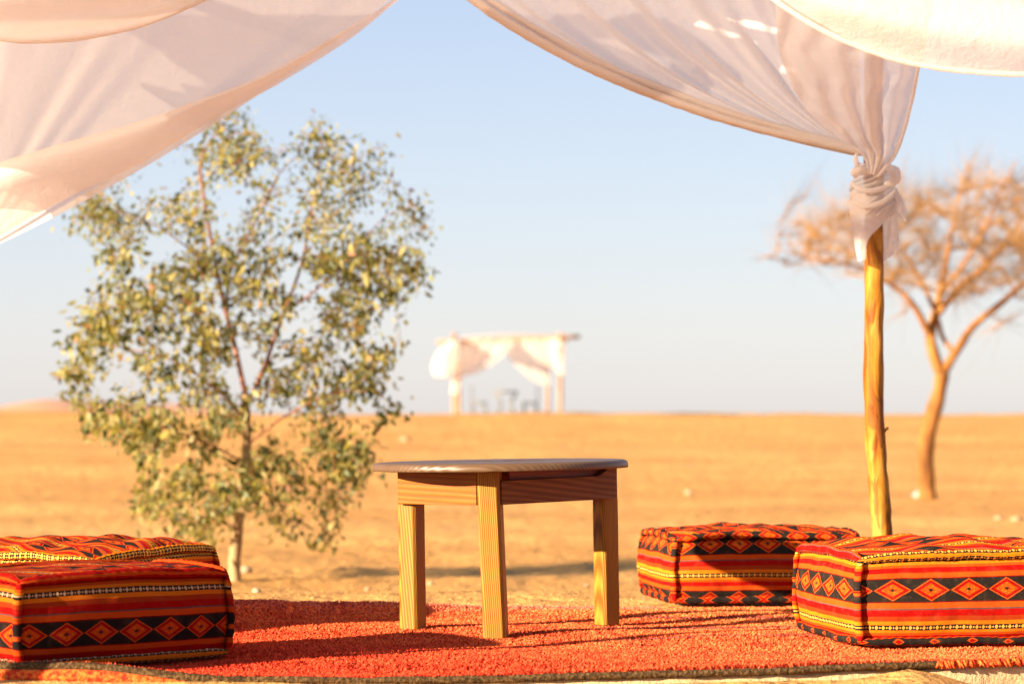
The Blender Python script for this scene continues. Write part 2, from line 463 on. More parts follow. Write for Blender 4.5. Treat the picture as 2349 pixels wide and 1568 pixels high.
# low plastered platform whose edge shows under the rug
V = []; n = 260; prof = []
for i in range(n):
    x = -3.0 + 6.0 * i / (n - 1); fy = front_y(max(-1.6, min(1.6, x)))
    row = [(-.6, -.022), (-.30, -.019), (-.06, -.014), (-.012, -.016), (-.002, -.024), (.003, -.045), (.004, -.07), (.006, -.11), (.004, -.2)]
    for k, (dy, z) in enumerate(row):
        r = fbm(x * 9, z * 30, 2.) * .006 + fbm(x * 40, z * 90, 5.) * .003
        chip = .014 * max(0, nz(x * 5.3, 11.) - .25) if k in (3, 4) else 0
        V.append((x, fy - dy - (r if k >= 3 else 0) + chip * 2, z + (.5 * r if k > 1 else 0) - chip))
pl = obj('platform', V, grid_faces(n, len(row)), M['plaster']); tag(pl, kind='structure')

# ------------------------------------------------------------------ rug
def rug_back(x): return 7.30 + .12 * x + .02 * math.sin(x * 5)
def rug_z(x, y):
    z = .007 * fbm(x * 1.6, y * 2.6) + .003 * math.sin(y * 9 + x * 1.1)
    fy = front_y(x)
    # front left part of the edge lifts
    z += .030 * sm((-x - .62) / .35) * sm(1 - (y - fy) / .10)
    # rumpled fold at the back left
    rb = rug_back(x)
    t = (rb - y)
    if x < .2: z += .026 * math.exp(-((t - .05) / .05) ** 2) * sm((-x + .05) / .5)
    if x < -.66: z += .022 * math.exp(-((t - .12) / .06) ** 2) * sm((-x - .62) / .1)
    return z
rug = empty('rug', (0, 6.4, 0), label='red and orange shaggy rug with dark braided edge spread under the table', cat='rug')
nx, ny = 170, 70; V = []
for i in range(nx):
    x = -1.75 + 3.75 * i / (nx - 1); a, b = front_y(x) - .004, rug_back(x)
    for j in range(ny):
        y = a + (b - a) * j / (ny - 1); V.append((x, y, rug_z(x, y) - .006))
n0 = len(V)
fc = grid_faces(nx, ny).tolist()
for i in range(nx):   # small skirt so the sheet has thickness
    for j in (0, ny - 1):
        v = V[i * ny + j]; V.append((v[0], v[1], v[2] - .007))
for i in range(nx - 1):
    fc.append((i * ny, n0 + 2 * i, n0 + 2 * (i + 1), (i + 1) * ny)); fc.append((i * ny + ny - 1, (i + 1) * ny + ny - 1, n0 + 2 * (i + 1) + 1, n0 + 2 * i + 1))
obj('backing', V, fc, M['weave'], rug)
# pile: tufts of yarn
NT = 300000
tx = RS.uniform(-1.45, 1.75, NT); tt = RS.uniform(0, 1, NT) ** 1.12
fyv = np.array([front_y(x) for x in tx]); rbv = np.array([rug_back(x) for x in tx])
ty = fyv + .006 + (rbv - fyv - .006) * tt
tz = np.array([rug_z(x, y) for x, y in zip(tx, ty)], dtype=float) - .007
hgt = RS.uniform(.005, .0105, NT) * (1 + .3 * np.sin(tx * 3 + ty * 8))
edge = np.clip(1 - (ty - fyv) / .05, 0, 1) * np.clip((tx - .2) / .4, 0, 1)
hgt = hgt * (1 + .5 * edge)
ang = RS.uniform(0, 2 * np.pi, NT); lean = RS.uniform(.2, 1.0, NT) * hgt; wd = RS.uniform(.0014, .0026, NT)
dx, dy = np.cos(ang), np.sin(ang); qx, qy = -dy, dx
B = np.stack([tx, ty, tz], 1)
def off(a, b, c): return np.stack([a, b, c], 1)
v0 = B + off(qx * wd, qy * wd, 0 * wd); v1 = B - off(qx * wd, qy * wd, 0 * wd); v2 = B + off(dx * wd * 1.4, dy * wd * 1.4, 0 * wd)
mid = B + off(dx * lean * .45, dy * lean * .45, hgt * .65)
v3 = mid + off(qx * wd * 1.1, qy * wd * 1.1, 0 * wd); v4 = mid - off(qx * wd * 1.1, qy * wd * 1.1, 0 * wd)
v5 = B + off(dx * lean, dy * lean, hgt)
VV = np.stack([v0, v1, v3, v4, v5], 1).reshape(-1, 3)
bi = (np.arange(NT) * 5)[:, None]
T = np.concatenate([bi + np.array([[0, 1, 3]]), bi + np.array([[0, 3, 2]]), bi + np.array([[2, 3, 4]])], 0)
pile = obj('pile', VV, T.astype(np.int32), M['pile'], rug); pile['kind'] = 'stuff'
# braided border cord
pts = []; rad = []
for k in range(420):
    x = -1.7 + 3.55 * k / 419
    if x > 1.02: break
    fy = front_y(x)
    pts.append((x, fy - .004 + .0015 * nz(x * 9), rug_z(x, fy) - .011 + .0015 * nz(x * 14, 3.))); rad.append(.0085 + .0016 * nz(x * 40) + .0035 * sm((-x - .55) / .3))
V, fc = tube(pts, rad, 8); obj('border', V, fc, M['braid'], rug)
pts = [(x, front_y(x) - .008, rug_z(x, front_y(x)) - .030) for x in np.linspace(-1.7, -.52, 120)]
V, fc = tube(pts, [.016 * sm((-.5 - p[0]) / .35) + .002 for p in pts], 8); obj('woven_end', V, fc, M['weave'], rug)
# black and red yarn ends hanging at the right front
parts = []
for k in range(240):
    x = rnd.uniform(1.0, 1.34); y = front_y(x) - rnd.uniform(0, .012); a = rnd.uniform(-.012, .012)
    parts.append(tube([(x, y, .002), (x + a * .5, y - .007, -.006), (x + a, y - .009, -.010 - rnd.uniform(.0, .006))], [.003, .003, .0016], 5))
V, fc = merge(parts); fr = obj('fringe', V, fc, M['weave'], rug); fr['kind'] = 'stuff'

# ------------------------------------------------------------------ cushions
def cushion(label, corner, ang, W, D, H, kmat, seed, top_rot=0., puff=.022, endv=None, group='striped floor cushions on the rug'):
    """corner = front left bottom corner in plan; ang = rotation of the front edge"""
    root = empty('floor_cushion', (corner[0], corner[1], .004), (0, 0, ang), label=label, cat='cushion', group=group)
    def sag(p):
        x, y, z = p[0], p[1], p[2]; q = z / H; cx, cy = x - W / 2, y - D / 2
        k = 1 + .035 * math.sin(math.pi * min(1, max(0, q))) - .012
        ed = max(abs(cx) / (W / 2), abs(cy) / (D / 2)); cr = (abs(cx) / (W / 2)) * (abs(cy) / (D / 2))
        kz = 1 + q * (-.050 * max(0, cr) ** 3 + .035 * nz(x * 3.1 + seed, y * 3.1, 7.) + .012 * nz(x * 11, y * 11, seed))
        rr = 1 - .030 * max(0, cr) ** 4
        return (W / 2 + cx * k * rr + .006 * q * nz(z * 9, seed, y * 3), D / 2 + cy * k * rr + .006 * nz(x * 5, z * 9, seed), z * kz)
    R = .0115; inset = .010
    def rc(u, e=.16):  # rounding profile
        return (1 - abs(2 * u - 1) ** 3.2)
    nu, nv = 56, 26
    # four sides: origin, direction, outward normal, length
    sides = [((0, 0), (1, 0), (0, -1), W), ((0, D), (0, -1), (-1, 0), D), ((W, 0), (0, 1), (1, 0), D), ((W, D), (-1, 0), (0, 1), W)]
    for si, (o, dr, nr, L) in enumerate(sides):
        V = []; UV = []
        for i in range(nu):
            u = i / (nu - 1)
            for j in range(nv):
                v = j / (nv - 1)
                b = rc(u) ** .7 * rc(v) ** .8
                wr = .0045 * fbm(u * L * 7 + seed, v * 3 + si, seed * 3.) + .003 * nz(u * L * 22, v * 5, seed + si)
                outw = -inset + .026 * b + wr * (.4 + b)
                s = inset * .4 + (L - inset * .8) * u
                zz = R * .9 + (H - R * 1.8) * v + .004 * nz(u * L * 5, seed, si * 3.)
                V.append((o[0] + dr[0] * s + nr[0] * outw, o[1] + dr[1] * s + nr[1] * outw, zz))
                s0 = (s if si == 0 else (-s if si == 1 else W + s))
                if si == 1: s0 = -(D - s) - 0.03
                UV.append((s0 + 5., -zz))
        obj('side_panel', [sag(p) for p in V], grid_faces(nu, nv), kmat, root, UV, world=False)
    # top
    V = []; UV = []; nt = 64
    ct, st = math.cos(top_rot), math.sin(top_rot)
    tufts = [(W * a, D * b) for a in (.27, .73) for b in (.27, .73)]
    for i in range(nt):
        u = i / (nt - 1)
        for j in range(nt):
            v = j / (nt - 1); b = rc(u) ** .6 * rc(v) ** .6
            x = inset * .3 + (W - inset * .6) * u; y = inset * .3 + (D - inset * .6) * v
            z = H - R * .4 + puff * b + .007 * b * fbm(x * 5 + seed, y * 7)
            z += .2 * puff * b * math.sin(x * 38 + y * 16 + 2 * nz(x * 6, y * 6, seed))
            for a, c in tufts: z -= .6 * puff * math.exp(-(((x - a) / .05) ** 2 + ((y - c) / .05) ** 2))
            V.append((x, y, z)); wx = x + .02 * nz(y * 9, seed); wy = y + .03 * nz(x * 7, seed + 4.) + .015 * math.sin(x * 20)
            UV.append((wx * ct - wy * st + 3., wx * st + wy * ct))
    obj('top_panel', [sag(p) for p in V], grid_faces(nt, nt), kmat, root, UV, world=False)
    # rolled seams
    def roll(a, b, r, vmode):
        n = max(14, int((Vector(b) - Vector(a)).length / .011)); seg = 10; V = []; UV = []
        A, Bv = Vector(a), Vector(b); t = (Bv - A).normalized(); L = (Bv - A).length
        x = t.cross(Vector((0, 0, 1))) if abs(t.z) < .9 else Vector((1, 0, 0)); x.normalize(); yv = t.cross(x)
        for i in range(n):
            q = i / (n - 1); p = A + t * L * q
            p = p + Vector((nz(q * 5, seed, a[0]), nz(q * 5, seed + 3, a[1]), nz(q * L * 9, seed + 7) * 1.2)) * .0035
            e = min(1., .55 + 6 * min(q, 1 - q))
            rr = r * e * (1 + .16 * math.sin(q * L / .021 * 2 * math.pi + 2 * nz(q * 9, seed)) + .15 * nz(q * L * 25, seed))
            for k in range(seg):
                an = 2 * math.pi * k / seg; V.append(p + (x * math.cos(an) + yv * math.sin(an)) * rr)
                UV.append((5. + q * L, -p.z) if vmode == 'h' else (q * L + 2. + vmode, .034 * abs(2 * k / seg - 1) - .010 + vmode))
        fcs = [(i * seg + k, i * seg + (k + 1) % seg, (i + 1) * seg + (k + 1) % seg, (i + 1) * seg + k) for i in range(n - 1) for k in range(seg)]
        fcs += [tuple(range(seg))[::-1], tuple((n - 1) * seg + k for k in range(seg))]
        obj('rolled_seam', [sag(p) for p in V], fcs, kmat, root, UV, world=False)
    c = [(0, 0), (W, 0), (W, D), (0, D)]
    for k in range(4):
        (ax, ay), (bx, by) = c[k], c[(k + 1) % 4]
        roll((ax, ay, H - .004), (bx, by, H - .004), R * 1.0, -H if (k % 2 == 0 or endv is None) else endv)
        roll((ax, ay, R + .002), (bx, by, R + .002), R * .95, -.016)
        roll((ax, ay, R), (ax, ay, H - R * .5), R * .95, 'h')
    return root

cushion('striped cushion nearest on the right, cut by the picture edge, yellow left end in sun', (.853, 5.98), math.radians(10), .62, .54, .232, M['kil_a'], 1., .15, puff=.03, endv=.060)
cushion('striped floor cushion standing behind on the right, with table shadow on its front', (.485, 7.33), math.radians(9), .60, .48, .212, M['kil_b'], 2., 1.1)
cA = math.radians(37); W1 = .555
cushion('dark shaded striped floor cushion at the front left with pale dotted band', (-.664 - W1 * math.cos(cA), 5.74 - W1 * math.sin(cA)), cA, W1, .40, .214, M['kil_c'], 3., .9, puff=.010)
cB = math.radians(-23.3)
cushion('sunlit striped floor cushion at the far left behind the front left one', (-1.075 - .60 * math.cos(cB), 6.26 - .60 * math.sin(cB)), cB, .60, .63, .210, M['kil_d'], 4., .35, puff=.030)

# ------------------------------------------------------------------ table
TC = Vector((-.025, 6.55, 0))
table = empty('low_table', (TC.x, TC.y, 0), (0, math.radians(-.9), 0), label='low round wooden table on three honey coloured square legs, on the rug', cat='table')
def tl(v): return np.asarray(v, float).reshape(-1, 3) - np.array([TC.x, TC.y, 0])
# top with worn rounded edge
V = []; seg = 128; prof = [(0, .455), (.20, .4555), (.31, .4555), (.335, .4545), (.3425, .4515), (.3455, .447), (.3465, .441), (.3465, .436), (.345, .4335), (.33, .4332), (0, .4335)]
for k in range(seg):
    a = 2 * math.pi * k / seg
    for r, z in prof:
        w = 1 + .006 * nz(math.cos(a) * 3, math.sin(a) * 3) + .0015 * nz(a * 30)
        V.append((TC.x + r * w * math.cos(a), TC.y + r * w * math.sin(a), z + (.0008 * nz(a * 25, z * 90))))
obj('tabletop', tl(V), grid_faces(seg, len(prof), True), M['top'], table, world=False)
def leg(cx, cy, w, yaw, z1, mat, tip=0.):
    n = 22; rows = []
    for i in range(n):
        z = -.004 + (z1 + .004) * i / (n - 1); c, s = math.cos(yaw), math.sin(yaw); ch = w * .13
        hw = w / 2 * (1 + .012 * nz(z * 8, cx))
        pr = [(-hw + ch, -hw), (hw - ch, -hw), (hw, -hw + ch), (hw, hw), (-hw, hw), (-hw, -hw + ch * .6)]
        for (a, b) in pr: rows.append((cx + a * c - b * s + tip * (z1 - z), cy + a * s + b * c, z))
    k = 6; fcs = [(i * k + j, i * k + (j + 1) % k, (i + 1) * k + (j + 1) % k, (i + 1) * k + j) for i in range(n - 1) for j in range(k)]
    fcs += [tuple(range(k))[::-1], tuple((n - 1) * k + j for j in range(k))]
    o = obj('leg', tl(rows), fcs, mat, table, world=False, smooth=False); bevel(o, .0012, 2)
leg(-.054, 6.345, .059, math.radians(-9), .4325, M['leg'], .028)
leg(-.268, 6.535, .054, math.radians(-28), .3435, M['leg'])
leg(.262, 6.695, .052, math.radians(-54), .3435, M['leg'])
def apron(A, B, z0, z1, th, mat, cut=None, name='apron'):
    A, B = Vector(A), Vector(B); d = (B - A).normalized(); L = (B - A).length; nn = Vector((-d.y, d.x))
    out = [(0, z0), (L, z0), (L, z1)] + ([(L * s, z1 - dz) for s, dz in cut] if cut else []) + [(0, z1 if not cut else z1 - cut[-1][1])]
    V = []
    for k, off_ in enumerate((0, th)):
        for s, z in out: q = A + d * s + nn * off_; V.append((q.x, q.y, z))
    n = len(out); fcs = [tuple(range(n)), tuple(range(2 * n - 1, n - 1, -1))] + [(i, i + n, (i + 1) % n + n, (i + 1) % n) for i in range(n)]
    o = obj(name, tl(V), fcs, mat, table, world=False, smooth=False); bevel(o, .0015, 2)
apron((-.302, 6.505), (-.088, 6.322), .3445, .4330, .024, M['apron_l'])
apron((-.020, 6.325), (.296, 6.655), .3445, .4330, .024, M['apron'], cut=[(.93, 0), (.90, .010), (.86, .020), (.82, .024), (.3, .025), (.06, .026)])
apron((.000, 6.375), (.262, 6.650), .400, .4325, .008, M['redw'], name='inner_rail')
apron((.24, 6.73), (-.24, 6.57), .3445, .4330, .022, M['apron'])

# ------------------------------------------------------------------ pavilion
BZ = 2.12
BR = Vector((1.175, 7.8, 0)); BL = Vector((-1.80, 7.8, 0)); FL = Vector((-1.95, 4.82, 0)); FR = Vector((1.52, 5.45, 0))
pav = empty('pavilion', (0, 6.5, 0), label='rough log pavilion frame over the rug, its rear right post in view', cat='pavilion')
# visible post
pl_pts = [(2004, -140), (2003, 200), (2004, 520), (2004, 700), (2003, 900), (2010, 1050), (2020, 1180), (2027, 1280), (2030, 1372)]
pts = []; rad = []
for k, q in enumerate(crom(pl_pts, 90)):
    pts.append(P(q[0], q[1], 7.8)); rad.append((21.3 + 2.2 * (k / 89) + 1.0 * nz(k * .22)) / F * 7.8)
V, fc = tube(pts, rad, 26, wob=.12)
post = obj('post', V, fc, M['pole'], pav)
parts = [tube([P(2026, 992, 7.79), P(2031, 985, 7.79), P(2036, 979, 7.79)], [.005, .004, .003], 6), tube([P(2031, 985, 7.79), P(2038, 983, 7.79)], [.003, .002], 6)]
V, fc = merge(parts); obj('twig_stub', V, fc, M['pole'], post)
for b in (BL, FL, FR):
    pts = [Vector((b.x + .01 * nz(k * .5, b.x), b.y + .01 * nz(k * .5, 4 + b.y), -.12 + (BZ + .3) * k / 16)) for k in range(17)]
    V, fc = tube(pts, .028, 14, wob=.15, seed=b.x); obj('post', V, fc, M['pole'], pav)
for a, b in ((BL, BR), (FL, FR), (FL, BL), (FR, BR)):
    d = (b - a).normalized(); z = BZ + (.05 if abs(d.y) > .5 else 0)
    pts = [Vector(((a - d * .25).lerp(b + d * .25, k / 16).x, (a - d * .25).lerp(b + d * .25, k / 16).y, z + .012 * nz(k * .4, a.x))) for k in range(17)]
    V, fc = tube(pts, .026, 12, wob=.15, seed=a.y + b.x); obj('beam', V, fc, M['pole'], pav)

def bez(A, C, K, t): return A * (1 - t) ** 2 + C * 2 * t * (1 - t) + K * t * t

def fan(name, A0, C0, A1, C1, K, parent, mat, nu=120, nv=70, folds=9, amp=.03, seed=0., away=1., knotw=.03, pw=1.0, foldpow=1.0):
    """cloth hanging from the line A0-A1 and gathered at K; all points are world vectors"""
    V = []
    for i in range(nu):
        s = i / (nu - 1); sp = s ** pw
        A = A0.lerp(A1, sp); C = C0.lerp(C1, sp)
        ph = folds * 2 * math.pi * s ** foldpow + 1.6 * nz(s * 4, seed)
        for j in range(nv):
            t = j / (nv - 1)
            p = bez(A, C, K, t)
            env = math.sin(math.pi * min(1, t * 1.25 + .12)) ** .8 if t < .72 else lerp(1, .25, (t - .72) / .28)
            a = amp * (.25 + .75 * sm(t * 1.6)) * (1 - .80 * t ** 3)
            dsp = a * (math.sin(ph + 1.2 * nz(t * 3, s * 5, seed)) + .45 * math.sin(2.3 * ph + 1. + 2 * t)) * .6
            dsp += .02 * nz(s * 2.4, t * 2.4, seed + 9) * math.sin(math.pi * min(1., t + .05))
            q = Vector((p.x, p.y + dsp * away, p.z))
            # bundle at the knot keeps a small width
            q.x += (s - .5) * knotw * t ** 4
            V.append(q)
    return obj(name, V, grid_faces(nu, nv), mat, parent)

def roll_hem(name, A, C, K, parent, mat, w0, w1, side=-1., n=110, seed=0., turns=1.35, out=.035, updir=1.):
    """the lower edge of a drape turned over on itself: a flattened roll that follows the edge"""
    V = []; m_ = 20
    for i in range(n):
        t = i / (n - 1); p = bez(A, C, K, t); q = bez(A, C, K, min(1, t + .01)); tg = (q - p).normalized() if t < .99 else tg
        up = Vector((0, -1, 0)).cross(tg); up.normalize()
        if up.z < 0: up = -up
        w = lerp(w0, w1, t) * (1 + .12 * nz(t * 7, seed))
        for j in range(m_):
            a = j / (m_ - 1) * 2 * math.pi * turns
            r = w * .5
            yy = -math.sin(a) * out * (.6 + .4 * (1 - j / m_))
            uu = (1 - math.cos(a)) * r * (1 - .25 * j / m_)
            V.append(p + up * (uu - .004 + .0025 * nz(t * 40, j * .4, seed)) + Vector((0, yy - .010 + .004 * nz(t * 12, j * .3, seed), 0)))
    return obj(name, V, grid_faces(n, m_), mat, parent)

def sheet(name, Lc, Rc, Y, parent, mat, n=40, m_=36, bulge=.03, folds=0, famp=.006, seed=0., ycen=.0, dirf=0.):
    """cloth between a left and a right picture curve, standing at depth Y and bulging towards -y"""
    L_ = crom(Lc, n); R_ = crom(Rc, n); V = []
    for i in range(n):
        for j in range(m_):
            s = j / (m_ - 1); q = L_[i] * (1 - s) + R_[i] * s
            yy = Y if len(q) < 3 else q[2]
            b = math.sin(math.pi * s) * bulge
            fo = famp * math.sin(folds * 2 * math.pi * (s + dirf * i / n) + 2 * nz(i * .12, s * 3, seed)) + famp * .8 * nz(i * .25, s * 6, seed + 2)
            V.append(P(q[0], q[1], yy - b - fo))
    return obj(name, V, grid_faces(n, m_), mat, parent)

cl = M['cloth']
# --- rear left drape
dl = empty('curtain', BL, label='white curtain sweeping across the upper left down to the left edge', cat='curtain', group='white cloth curtains tied to the pavilion posts')
Yb = 7.74
A0 = P(985, -70, Yb); C0 = P(425, 372, Yb - .02); K = P(-80, 600, Yb); A1 = P(-60, -140, Yb); C1 = P(-70, 100, Yb)
fan('drape', A0, C0, A1, C1, K, dl, cl, folds=3.2, amp=.012, seed=1., pw=.9, foldpow=.8)
# turned-over hem: second layer between the fold line and the lower edge
V = []; n = 110; m_ = 26
fold = [(985, -62), (900, 0), (780, 76), (600, 175), (450, 232), (330, 275), (100, 342), (0, 372), (-90, 400)]
low = [(990, -60), (914, 0), (800, 92), (640, 192), (500, 267), (330, 370), (170, 447), (0, 538), (-90, 600)]
a_, b_ = crom(fold, n), crom(low, n)
for i in range(n):
    for j in range(m_):
        s = j / (m_ - 1); q = a_[i] * (1 - s) + b_[i] * s
        h_ = math.sin(math.pi * s ** .7)
        yy = 7.70 - .05 * math.sin(math.pi * min(1, s * 1.4)) ** .7 if s < .7 else 7.70 - .05 * (1 - s) / .3 * .0
        yy = 7.70 - .14 * math.sin(math.pi * s ** .42) * (.35 + .65 * i / n) - .012 * math.sin(5 * s + 6 * i / n + nz(i * .05, 3.))
        V.append(P(q[0], q[1] + 1.2 * nz(i * .3, s * 3), yy))
obj('hem_fold', V, grid_faces(n, m_), cl, dl)
# --- rear right drape
dr = empty('curtain', BR, label='pleated white curtain sagging from the top centre to the knot on the right post', cat='curtain', group='white cloth curtains tied to the pavilion posts')
A0 = P(985, -70, Yb); C0 = P(1330, 232, Yb); K = P(1978, 358, Yb - .03); A1 = P(1990, -140, Yb); C1 = P(1960, 150, Yb)
fan('drape', A0, C0, A1, C1, K, dr, cl, nu=260, folds=6.3, amp=.050, seed=5., pw=1.05, knotw=.04, foldpow=.85)
roll_hem('hem_roll', P(985, -70, Yb), P(1330, 236, Yb), P(1975, 356, Yb - .02), dr, cl, .034, .030, seed=3., out=.03)
roll_hem('hem_roll', P(1010, -80, Yb), P(1350, 208, Yb), P(1975, 350, Yb - .02), dr, cl, .020, .030, seed=8., out=.022)
# knot round the post and its tails
kn = sheet('knot', [(1964, 372), (1955, 392), (1957, 408), (1948, 425), (1947, 455), (1950, 488)], [(2040, 384), (2056, 398), (2052, 420), (2058, 440), (2066, 462), (2046, 498)], 7.77, dr, cl, bulge=.075, folds=4.2, famp=.013, seed=4., dirf=1.6)
sheet('tail', [(1949, 440), (1948, 480), (1953, 520), (1960, 562), (1967, 600)], [(2058, 455), (2040, 495), (2018, 520), (1990, 552), (1985, 596)], 7.76, dr, cl, bulge=.070, folds=1.2, famp=.006, seed=14.)
sheet('tail', [(2012, 500), (2016, 540), (2020, 570), (2024, 602)], [(2062, 455), (2058, 500), (2062, 545), (2064, 574)], 7.80, dr, cl, bulge=.020, folds=1.3, famp=.006, seed=24.)
sheet('tail', [(2048, 440), (2052, 470), (2056, 490), (2074, 508)], [(2058, 436), (2070, 458), (2078, 482), (2079, 508)], 7.75, dr, cl, bulge=.02, folds=.8, famp=.004, seed=34.)
for k, (q, r) in enumerate((([(1968, 350), (1962, 362), (1966, 378), (1974, 386)], .008), ([(2020, 392), (2042, 388), (2054, 402), (2048, 418), (2030, 424)], .017), ([(1962, 405), (1960, 395), (1975, 392), (2000, 398)], .013),
                               ([(1952, 420), (1975, 436), (2010, 436), (2050, 420)], .009), ([(1954, 462), (1985, 474), (2025, 462), (2056, 434)], .008))):
    pp = crom(q, 22); V, fc = tube([P(a[0], a[1], 7.70 - .025 * math.sin(math.pi * i / 21)) for i, a in enumerate(pp)], [r * (.45 + .55 * math.sin(math.pi * (i + 1) / 23)) for i in range(22)], 14, wob=.25, seed=k)
    obj('knot_fold', V, fc, cl, dr)
# --- right side drape gathered at the same post
ds = empty('curtain', BR + Vector((.02, -.1, 0)), label='shaded plain curtain falling behind the bright swag to the right post knot', cat='curtain', group='white cloth curtains tied to the pavilion posts')
sheet('drape', [(1742, -260, 7.0), (1776, 0, 7.3), (1790, 130, 7.45), (1838, 235, 7.58), (1905, 305, 7.64), (1972, 352, 7.66), (1992, 398, 7.68)],
      [(2170, -260, 6.9), (2124, 60, 7.1), (2106, 150, 7.2), (2092, 220, 7.35), (2072, 300, 7.5), (2050, 356, 7.6), (2014, 404, 7.66)], 7.5, ds, cl, n=70, m_=90, bulge=.05, folds=4.5, famp=.016, seed=6., dirf=.25)
pp = crom([(2172, -260, 6.89), (2125, 60, 7.09), (2107, 150, 7.19), (2093, 220, 7.34), (2073, 300, 7.49), (2051, 356, 7.58), (2012, 406, 7.62)], 50)
V, fc = tube([P(a[0], a[1], a[2] - .006) for a in pp], .006, 8, wob=.3); obj('hem', V, fc, cl, ds)
# --- near right swag in full sun
dn = empty('curtain', FR, label='bright sunlit white swag hanging into the upper right corner', cat='curtain', group='white cloth curtains tied to the pavilion posts')
def swag(root, low, Y, beam_py, seed, folds=4, amp=.02, shear=0., hem=.006):
    n = 130; m_ = 70; lo = crom(low, n); V = []
    x0, x1 = low[0][0], low[-1][0]
    for i in range(n):
        u = i / (n - 1); top = np.array([lerp(x0 - 40, x1 + 40, u), beam_py])
        for j in range(m_):
            t = j / (m_ - 1); q = top * (1 - t) + lo[i] * t
            f_ = amp * math.sin(folds * 2 * math.pi * (t ** 1.3) + 1.5 * math.sin(u * 3) + 1.2 * nz(u * 3, t * 2, seed))
            V.append(P(q[0], q[1], Y - f_ * (.3 + t) - .14 * math.sin(math.pi * t) - .05 * t))
    obj('drape', V, grid_faces(n, m_), cl, root)
    V, fc = tube([P(a[0], a[1] - 1, Y - .05 - .018 * math.sin(1.5 * math.sin(k / 79 * 3))) for k, a in enumerate(crom(low, 80))], hem, 8, wob=.3, seed=seed)
    obj('hem', V, fc, cl, root)
swag(dn, [(1560, -260), (1690, -80), (1775, 0), (1870, 62), (1960, 105), (2050, 136), (2130, 154), (2230, 166), (2348, 172), (2480, 165), (2680, 120)], 5.42, -640, 2., folds=3.5, amp=.022)
# --- near left swag, inside the frame, in shade
dm = empty('curtain', FL, label='shaded pinkish swag hanging into the upper left corner', cat='curtain', group='white cloth curtains tied to the pavilion posts')
swag(dm, [(-560, -140), (-330, 0), (-160, 66), (0, 92), (100, 97), (200, 88), (330, 58), (470, 0), (600, -76), (760, -200)], 7.12, -290, 7., folds=3.0, amp=.02)
# --- left side curtains and an unseen cloth roof added to shade the rear drapes
dside = empty('curtain', (-1.83, 6.5, 0), label='side curtain tied back along the left of the pavilion outside the view', cat='curtain', group='white cloth curtains tied to the pavilion posts')
mid = FL.lerp(BL, .5)
for a, s_ in ((BL, 4.),):
    A0 = Vector((mid.x, mid.y, BZ)); K = Vector((a.x, a.y, 1.36)); A1 = Vector((a.x, a.y, BZ)); 
    C0 = Vector((a.x, lerp(mid.y, a.y, .22), 1.52)); C1 = Vector((a.x, a.y, 1.9))
    V = []; nu, nv = 60, 30
    for i in range(nu):
        s = i / (nu - 1)
        for j in range(nv):
            t = j / (nv - 1); p = bez(A0.lerp(A1, s), C0.lerp(C1, s), K, t); V.append((p.x + .02 * math.sin(s * 40) * math.sin(t * 3), p.y, p.z))
    obj('drape', V, grid_faces(nu, nv), cl, dside)
V = []; nn_ = 120
for i in range(nn_):
    for j in range(nn_):
        u, v = i / (nn_ - 1), j / (nn_ - 1)
        p = FL.lerp(FR, u * 1.04 - .02).lerp(BL.lerp(BR, u * 1.04 - .02), v)
        z = BZ + .02 - .10 * math.sin(math.pi * u) * (abs(math.sin(2 * math.pi * v)) ** .8) + .01 * nz(u * 5, v * 5)
        V.append((p.x, p.y, z))
def gap(px, py, wx, wy):      # hole cut so a spot of sun lands at a picture point
    q = P(px, py, 7.72); d = (BZ - .065 - q.z) / math.tan(SUN_EL); return (q.x - d * math.cos(SUN_B), q.y - d * math.sin(SUN_B), wx, wy)
gaps = [gap(1475, 112, .04, .085), gap(1725, 50, .03, .055), gap(1640, 62, .028, .03), gap(1790, 150, .028, .022)]
cf = []
for f_ in grid_faces(nn_, nn_).tolist():
    cx_ = sum(V[i][0] for i in f_) / 4; cy_ = sum(V[i][1] for i in f_) / 4
    if not any(abs(cx_ - a) < b_x and abs(cy_ - b) < b_y for a, b, b_x, b_y in gaps): cf.append(f_)
rc_ = obj('shade_canopy', V, cf, cl); tag(rc_, 'unseen white cloth roof added over the pavilion beams to shade the drapes', 'shade_canopy')

# ------------------------------------------------------------------ trees
def inside(p, poly):
    x, y = p; c = False; j = len(poly) - 1
    for i in range(len(poly)):
        if (poly[i][1] > y) != (poly[j][1] > y) and x < (poly[j][0] - poly[i][0]) * (y - poly[i][1]) / (poly[j][1] - poly[i][1]) + poly[i][0]: c = not c
        j = i
    return c

def grow(limbs, targets, step, droop=.0, jit=.12, biasdown=0.):
    """limbs: list of node paths [(Vector, radius)]; targets joined to the nearest node in order of distance"""
    nodes = [p for L in limbs for p, r in L]; rads = [r for L in limbs for p, r in L]
    out = []
    ts = sorted(targets, key=lambda q: min((q - n_).length for n_ in nodes))
    arr = np.array([tuple(n_) for n_ in nodes])
    for q in ts:
        d = arr - np.array(tuple(q)); dd = np.sqrt((d ** 2).sum(1)) + biasdown * np.maximum(0, d[:, 2])
        k = int(dd.argmin()); s = Vector(arr[k]); L = (q - s).length
        if L < .02: continue
        n = max(3, int(L / step)); r0 = min(rads[k] * .75, .0025 + L * .010); pts = []
        sag = Vector((rnd.gauss(0, jit) * L, rnd.gauss(0, jit) * L, (rnd.gauss(0, jit) + droop) * L))
        for i in range(n + 1):
            t = i / n; p = s.lerp(q, t) + sag * math.sin(math.pi * t) * .5; pts.append((p, lerp(r0, r0 * .42, t)))
        out.append(pts)
        arr = np.vstack([arr, [tuple(p) for p, r in pts[1:]]]); rads += [r for p, r in pts[1:]]
    return out

